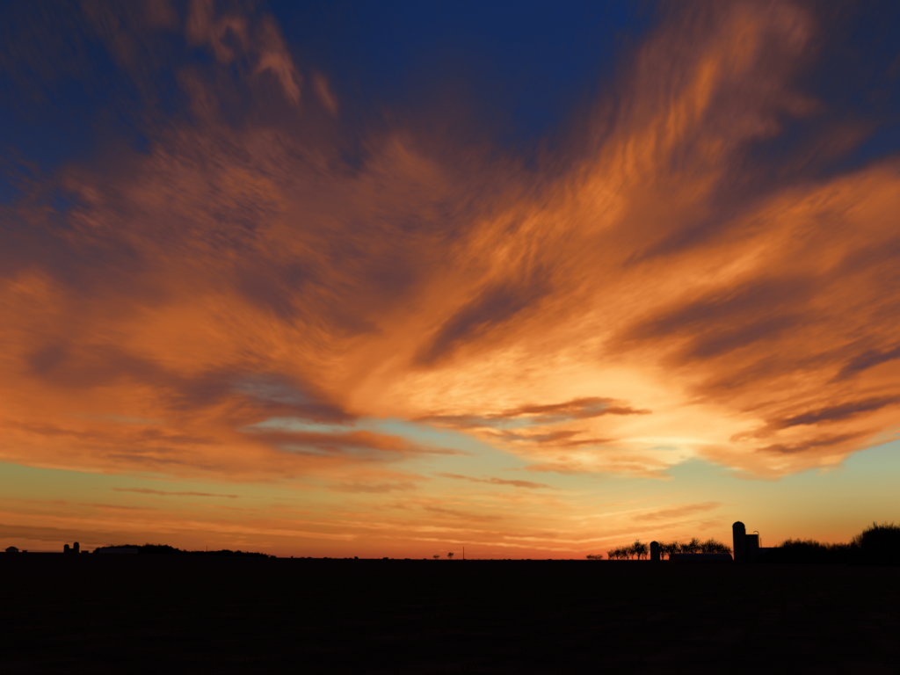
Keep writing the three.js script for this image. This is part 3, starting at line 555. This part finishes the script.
// ---------------------------------------------------------------- poles
function pole(label, az, dist, height, arms) {
  const t = thing('utility_pole', label, 'pole', place(az, dist), facing(az) + 0.3, 'poles on the skyline');
  mesh('post', new THREE.CylinderGeometry(0.16, 0.24, height, 8).translate(0, height / 2, 0), M.wood, t);
  if (arms) {
    const a = mesh('crossarm', box(2.2, 0.13, 0.11, 0, height - 0.55, 0.22), M.wood, t);
    for (const x of [-1, -0.35, 0.35, 1]) mesh('insulator', new THREE.CylinderGeometry(0.045, 0.07, 0.18, 8).translate(x, height - 0.4, 0.22), M.steel, a);
  }
  return t;
}
pole('lone pole on the horizon right of the two small centre trees', 0.86, 600, 9.2, false);
pole('thin pole rising from the far wood on the left', -15.03, 900, 10, false);
pole('thin pole at the right side of the flat-topped silo', 18.97, 441, 11.7, false);

// ---------------------------------------------------------------- trees
function limb(out, a, b, r0, r1, sides) {
  const axis = b.clone().sub(a), len = axis.length(); if (len < 1e-4) return; axis.normalize();
  const u = new THREE.Vector3(axis.y, axis.z, axis.x).cross(axis).normalize(), v = axis.clone().cross(u), base = out.pos.length / 3;
  for (const [p, r] of [[a, r0], [b, r1]]) for (let k = 0; k < sides; k++) { const t = (k / sides) * Math.PI * 2, c = Math.cos(t), s = Math.sin(t); out.pos.push(p.x + (u.x * c + v.x * s) * r, p.y + (u.y * c + v.y * s) * r, p.z + (u.z * c + v.z * s) * r); out.nor.push(u.x * c + v.x * s, u.y * c + v.y * s, u.z * c + v.z * s); }
  for (let k = 0; k < sides; k++) { const n = (k + 1) % sides; out.idx.push(base + k, base + n, base + sides + k, base + n, base + sides + n, base + sides + k); }
}
const blank = () => ({ pos: [], nor: [], idx: [] });
function build(o) { const g = new THREE.BufferGeometry(); g.setAttribute('position', new THREE.Float32BufferAttribute(o.pos, 3)); g.setAttribute('normal', new THREE.Float32BufferAttribute(o.nor, 3)); g.setIndex(o.idx); return g; }
// a tree one unit tall; kind sets how it branches
function treeShape(seed, { stems = 1, fork = 0.3, spreadA = 0.55, depth = 5, up = 0.25, twig = 0.0022, leaves = 0, leafSize = 0.03, lean = 0.1, ratio = 0.74, low = false }) {
  const rnd = mulberry(seed), trunks = [], crown = blank(), foliage = blank();
  const grow = (p, d, len, r, level, out) => {
    const bend = new THREE.Vector3(rnd() - 0.5, rnd() - 0.5, rnd() - 0.5).multiplyScalar(0.28), dir = d.clone().add(bend).normalize();
    const midp = p.clone().addScaledVector(d, len * 0.5), end = midp.clone().addScaledVector(dir, len * 0.5), sides = level < 2 ? 6 : 3;
    limb(out, p, midp, r, r * 0.85, sides); limb(out, midp, end, r * 0.85, r * 0.66, sides);
    if (leaves && level >= (low ? 1 : depth - 2)) for (let k = 0; k < leaves; k++) {
      const c = end.clone().add(new THREE.Vector3(rnd() - 0.5, rnd() - 0.5, rnd() - 0.5).multiplyScalar(0.13)), n = new THREE.Vector3(rnd() - 0.5, rnd() - 0.5, rnd() - 0.5).normalize(), u = new THREE.Vector3(n.y, n.z, -n.x).cross(n).normalize(), v = n.clone().cross(u), s = leafSize * (0.5 + rnd()), base = foliage.pos.length / 3;
      for (const [x, y] of [[-1, 0], [0, -0.5], [1, 0], [0, 0.5]]) { foliage.pos.push(c.x + (u.x * x + v.x * y) * s, c.y + (u.y * x + v.y * y) * s, c.z + (u.z * x + v.z * y) * s); foliage.nor.push(n.x, n.y, n.z); }
      foliage.idx.push(base, base + 1, base + 2, base, base + 2, base + 3);
    }
    if (level >= depth) return;
    const kids = level === 0 ? 3 + Math.floor(rnd() * 2) : 3;
    for (let k = 0; k < kids; k++) {
      const from = k === 0 ? end : midp.clone().lerp(end, 0.25 + 0.75 * rnd()), turn = (k / kids) * 6.283 + rnd() * 1.6, tilt = (k === 0 ? 0.18 : spreadA) * (0.6 + 0.7 * rnd());
      const side = new THREE.Vector3(dir.y, dir.z, dir.x).cross(dir).normalize().applyAxisAngle(dir, turn), nd = dir.clone().multiplyScalar(Math.cos(tilt)).addScaledVector(side, Math.sin(tilt)); nd.y += up * (0.5 + 0.5 * rnd()); nd.normalize();
      grow(from, nd, len * ratio * (0.75 + 0.4 * rnd()), Math.max(twig, r * (k === 0 ? 0.7 : 0.52)), level + 1, crown);
    }
  };
  for (let s = 0; s < stems; s++) {
    const a = (s / stems) * 6.283 + rnd(), o = stems > 1 ? 0.05 : 0, d = new THREE.Vector3(Math.cos(a) * (stems > 1 ? 0.35 : lean * (rnd() - 0.5)), 1, Math.sin(a) * (stems > 1 ? 0.35 : lean * (rnd() - 0.5))).normalize();
    grow(new THREE.Vector3(Math.cos(a) * o, -0.01, Math.sin(a) * o), d, fork * (0.9 + 0.3 * rnd()), stems > 1 ? 0.014 : 0.02, 0, trunks[trunks.push(blank()) - 1]);
  }
  const parts = [build(crown), ...trunks.map(build)]; if (leaves) parts.push(build(foliage));
  let top = 0; for (const g of parts) { g.computeBoundingBox(); top = Math.max(top, g.boundingBox.max.y); }
  for (const g of parts) { g.scale(1 / top, 1 / top, 1 / top); g.computeBoundingBox(); }
  return { crown: parts[0], trunks: parts.slice(1, 1 + stems), foliage: leaves ? parts[parts.length - 1] : null };
}
const KINDS = {
  bare: [101, 102, 103, 104].map((s) => treeShape(s, { fork: 0.13, spreadA: 0.74, up: 0.2, depth: 6, twig: 0.0016, ratio: 0.84 })),
  tall: [201, 202, 203].map((s) => treeShape(s, { fork: 0.13, spreadA: 0.55, up: 0.3, depth: 6, twig: 0.0016, ratio: 0.84 })),
  brush: [301, 302, 303].map((s) => treeShape(s, { stems: 5, fork: 0.22, spreadA: 0.5, up: 0.3, depth: 5, twig: 0.0022, ratio: 0.8 })),
  dense: [401, 402, 403, 404].map((s) => treeShape(s, { stems: 3, fork: 0.13, spreadA: 0.9, up: 0.0, depth: 5, leaves: 7, leafSize: 0.04, ratio: 0.82, low: true })),
  broad: [501, 502, 503].map((s) => treeShape(s, { stems: 4, fork: 0.13, spreadA: 0.95, up: 0.02, depth: 5, leaves: 6, leafSize: 0.045, ratio: 0.82, low: true })),
};
const trnd = mulberry(900);
function tree(name, label, kind, which, az, dist, top, wide = 1, group) {
  const p = place(az, dist), parts = KINDS[kind][which % KINDS[kind].length];
  const t = thing(name, label, 'tree', p, trnd() * 6.283, group), h = top - p.y;
  t.scale.set(h * wide, h, h * wide);
  for (const g of parts.trunks) mesh('trunk', g, M.bark, t);
  const c = mesh('crown', parts.crown, M.twig, t);
  if (parts.foliage) mesh('foliage', parts.foliage, kind === 'dense' ? M.needle : M.leaf, c);
  return t;
}
// the bare row behind the small silo, left to right
[['leftmost small scrubby tree of the bare row left of the small silo', 'brush', 8.8, 520, 5.7, 1.59],
 ['second small scrubby tree from the left end of the bare row', 'brush', 9.3, 522, 5.2, 1.67],
 ['round-topped bare tree, third from the left end of the bare row', 'bare', 9.95, 510, 7.6, 1.49],
 ['fourth bare tree from the left end of the row, slightly lower crown', 'bare', 10.5, 514, 8.2, 1.33],
 ['fifth bare tree from the left end of the row, medium height', 'bare', 11.1, 500, 10.6, 1.25],
 ['tallest bare tree left of the small silo', 'tall', 11.75, 500, 13.0, 1.41],
 ['bare tree right beside the left flank of the small silo', 'tall', 12.2, 505, 11.4, 1.25],
 ['bare tree right beside the right flank of the small silo', 'tall', 13.2, 500, 12.1, 1.33],
 ['bare upright tree above the left end of the long barn', 'tall', 13.75, 500, 12.0, 1.25],
 ['bare tree second from the left above the barn roof', 'bare', 14.4, 505, 12.0, 1.16],
 ['tall bare tree near the middle of the barn roof', 'tall', 15.0, 512, 14.1, 1.25],
 ['lower bare tree behind the middle of the barn roof', 'bare', 15.55, 503, 12.1, 1.16],
 ['tall bare tree behind the right part of the barn roof', 'tall', 16.15, 510, 14.1, 1.16],
 ['second bare tree from the tall silo, behind the barn', 'bare', 16.7, 504, 11.2, 1.25],
 ['bare tree closest to the left side of the tall domed silo', 'bare', 17.1, 505, 9.6, 1.41],
].forEach(([label, kind, az, dist, top, wide], i) => tree('bare_tree', label, kind, i, az, dist, top, wide, 'bare trees behind the farm'));
for (let i = 0; i < 12; i++) { const az = 10.2 + i * 0.6; if (Math.abs(az - 12.73) < 0.15) continue; tree('tangled_tree', 'small bare tree filling the tangled row behind the small silo and barn', ['bare', 'brush', 'tall'][i % 3], i + 1, az, 515 + (i % 4) * 9, 6.2 + 4.2 * smooth(10, 12, az) + trnd() * 2.4 - 2 * smooth(16.4, 17.2, az), 0.85 + 0.4 * trnd(), 'undergrowth of the bare row'); }
// small trees on the middle of the horizon
tree('field_bush', 'spreading low bush on the horizon, left of the two centre trees', 'brush', 0, -0.85, 602, 5.8, 1.2);
tree('field_tree', 'small round-headed tree on the horizon left of the lone pole', 'brush', 2, 0.02, 600, 7.0, 0.95);
tree('distant_bush', 'tiny dark bush alone on the horizon left of centre', 'dense', 2, -9.9, 900, 5.4, 1);
tree('distant_bush', 'tiny bush on the horizon above the middle of the field', 'dense', 1, -5.9, 900, 4.9, 1.2);
for (let i = 0; i < 46; i++) { const az = -9.6 + i * 0.42 + (trnd() - 0.5) * 0.3; if (Math.abs(az) < 0.4 || Math.abs(az + 0.85) < 0.4) continue; const d = 900 + trnd() * 260, g = place(az, d).y; tree('horizon_bush', 'tiny ragged bush along the middle stretch of the horizon', i % 3 ? 'dense' : 'brush', i, az, d, g + 0.5 + trnd() * trnd() * 1.9, 2.4, 'bushes along the horizon'); }
// shelterbelt right of the farm
const BELT = [[19.9, 8.3], [20.1, 8.4], [20.45, 10], [20.75, 10.9], [21.1, 11.1], [21.45, 11.2], [21.8, 10.5], [22.1, 9.8], [22.45, 8.9], [22.8, 9.1], [23.15, 9.4], [23.45, 9.1], [23.75, 9.2], [24.05, 9.6]];
BELT.forEach(([az, top], i) => tree('shelterbelt_tree', 'dense dark tree in the shelterbelt right of the farm silos', i % 3 === 1 ? 'broad' : 'dense', i, az, 432 + (i % 4) * 9, top * (0.62 + 0.22 * trnd()), 0.75, 'shelterbelt trees right of the silos'));
BELT.forEach(([az, top], i) => { for (const [k, off] of [['tall', -0.12], ['bare', 0.08]]) tree('shelterbelt_sapling', 'thin bare tree poking out of the shelterbelt right of the silos', k, i, az + off, 422 + trnd() * 8, top * (0.95 + 0.16 * trnd()), 0.95, 'bare trees within the shelterbelt'); });
for (let i = 0; i < 16; i++) tree('hedge_bush', 'low dark bush along the foot of the shelterbelt', 'dense', i + 1, 19.7 + i * 0.32, 412 + trnd() * 12, 5 + trnd() * 1.5, 1.7, 'bushes along the shelterbelt');
// the near thicket at the right edge
[['lowest bare thicket tree, left end of the tall clump at right edge', 'brush', 24.4, 292, 9.4, 0.75],
 ['second thicket tree from the left of the tall right-edge clump', 'brush', 24.85, 280, 11.6, 0.65],
 ['third thicket tree, tall and twiggy, of the right-edge clump', 'tall', 25.3, 272, 12.2, 0.62],
 ['tallest twiggy tree in the middle of the right-edge clump', 'tall', 25.75, 270, 12.35, 0.66],
 ['twiggy tree just right of the tallest in the right-edge clump', 'brush', 26.2, 271, 12.1, 0.62],
 ['outermost tree of the clump, cut by the right edge', 'brush', 26.75, 272, 11, 0.7]].forEach(([label, kind, az, dist, top, wide], i) => tree('thicket_tree', label, kind, i, az, dist, top, wide, 'tall clump at the right edge'));
for (let i = 0; i < 10; i++) tree('thicket_sapling', 'fine twiggy tree inside the tall clump at the right edge', ['tall', 'bare', 'brush'][i % 3], i, 24.6 + i * 0.24, 276 + trnd() * 10, 10.4 + 1.6 * smooth(24.6, 25.3, 24.6 + i * 0.24) + trnd() * 0.8 - 1.2 * smooth(26, 27, 24.6 + i * 0.24), 0.8, 'twiggy trees of the right-edge clump');
for (let i = 0; i < 14; i++) tree('thicket_bush', 'dense dark bush filling the foot of the right-edge clump', i % 2 ? 'broad' : 'dense', i, 24.2 + i * 0.26, 262 + trnd() * 10, 3.6 + 2 * smooth(24.2, 25.6, 24.2 + i * 0.26) + trnd() * 1.6, 0.75, 'bushes of the right-edge clump');
// the far wood on the left, its skyline falling to the right
const WOOD = [[-21.3, 11.5], [-20.9, 14], [-20.4, 15.3], [-19.6, 16.2], [-19.2, 15.2], [-18.7, 16.2], [-18.2, 16], [-17.6, 15.6], [-17.1, 14], [-16.6, 12.4], [-16.2, 10.4], [-15.4, 10.3], [-14.6, 10], [-14.3, 10.6], [-13.9, 11.6], [-13.5, 10], [-13.1, 10.6], [-12.4, 9.5], [-11.8, 8.6], [-11.3, 6.5], [-10.8, 5.2], [-9.5, 4.6]];
const woodTop = (az) => { for (let i = 0; i < WOOD.length - 1; i++) if (az < WOOD[i + 1][0]) return mix(WOOD[i][1], WOOD[i + 1][1], clamp((az - WOOD[i][0]) / (WOOD[i + 1][0] - WOOD[i][0]))); return WOOD[WOOD.length - 1][1]; };
for (let az = -21.3, i = 0; az < -10.9; az += 0.115 + trnd() * 0.05, i++) {
  const dist = 945 + (i % 3) * 18, ground = place(az, dist).y, top = ground + (woodTop(az) - ground) * (0.78 + 0.46 * trnd());
  tree('wood_tree', 'small dark tree in the far wood on the left skyline', ['dense', 'bare', 'broad', 'dense', 'tall'][i % 5], i, az, dist, Math.max(top, ground + 1.6) + (i % 5 === 1 || i % 5 === 4 ? 0.9 : 0), 1.25, 'trees of the far wood on the left');
}
[-18.6, -18.42, -18.2, -18.0, -17.8].forEach((az, i) => tree('wood_poplar', 'slender bare tree rising above the highest part of the far wood', 'tall', i, az, 940, 16.6 + (i % 3) * 0.5, 0.5, 'slender trees above the far wood'));
tree('wood_elm', 'faint bare tree above the right end of the far wood', 'tall', 1, -11.75, 905, 9.2, 0.9);

renderer.render(scene, camera);
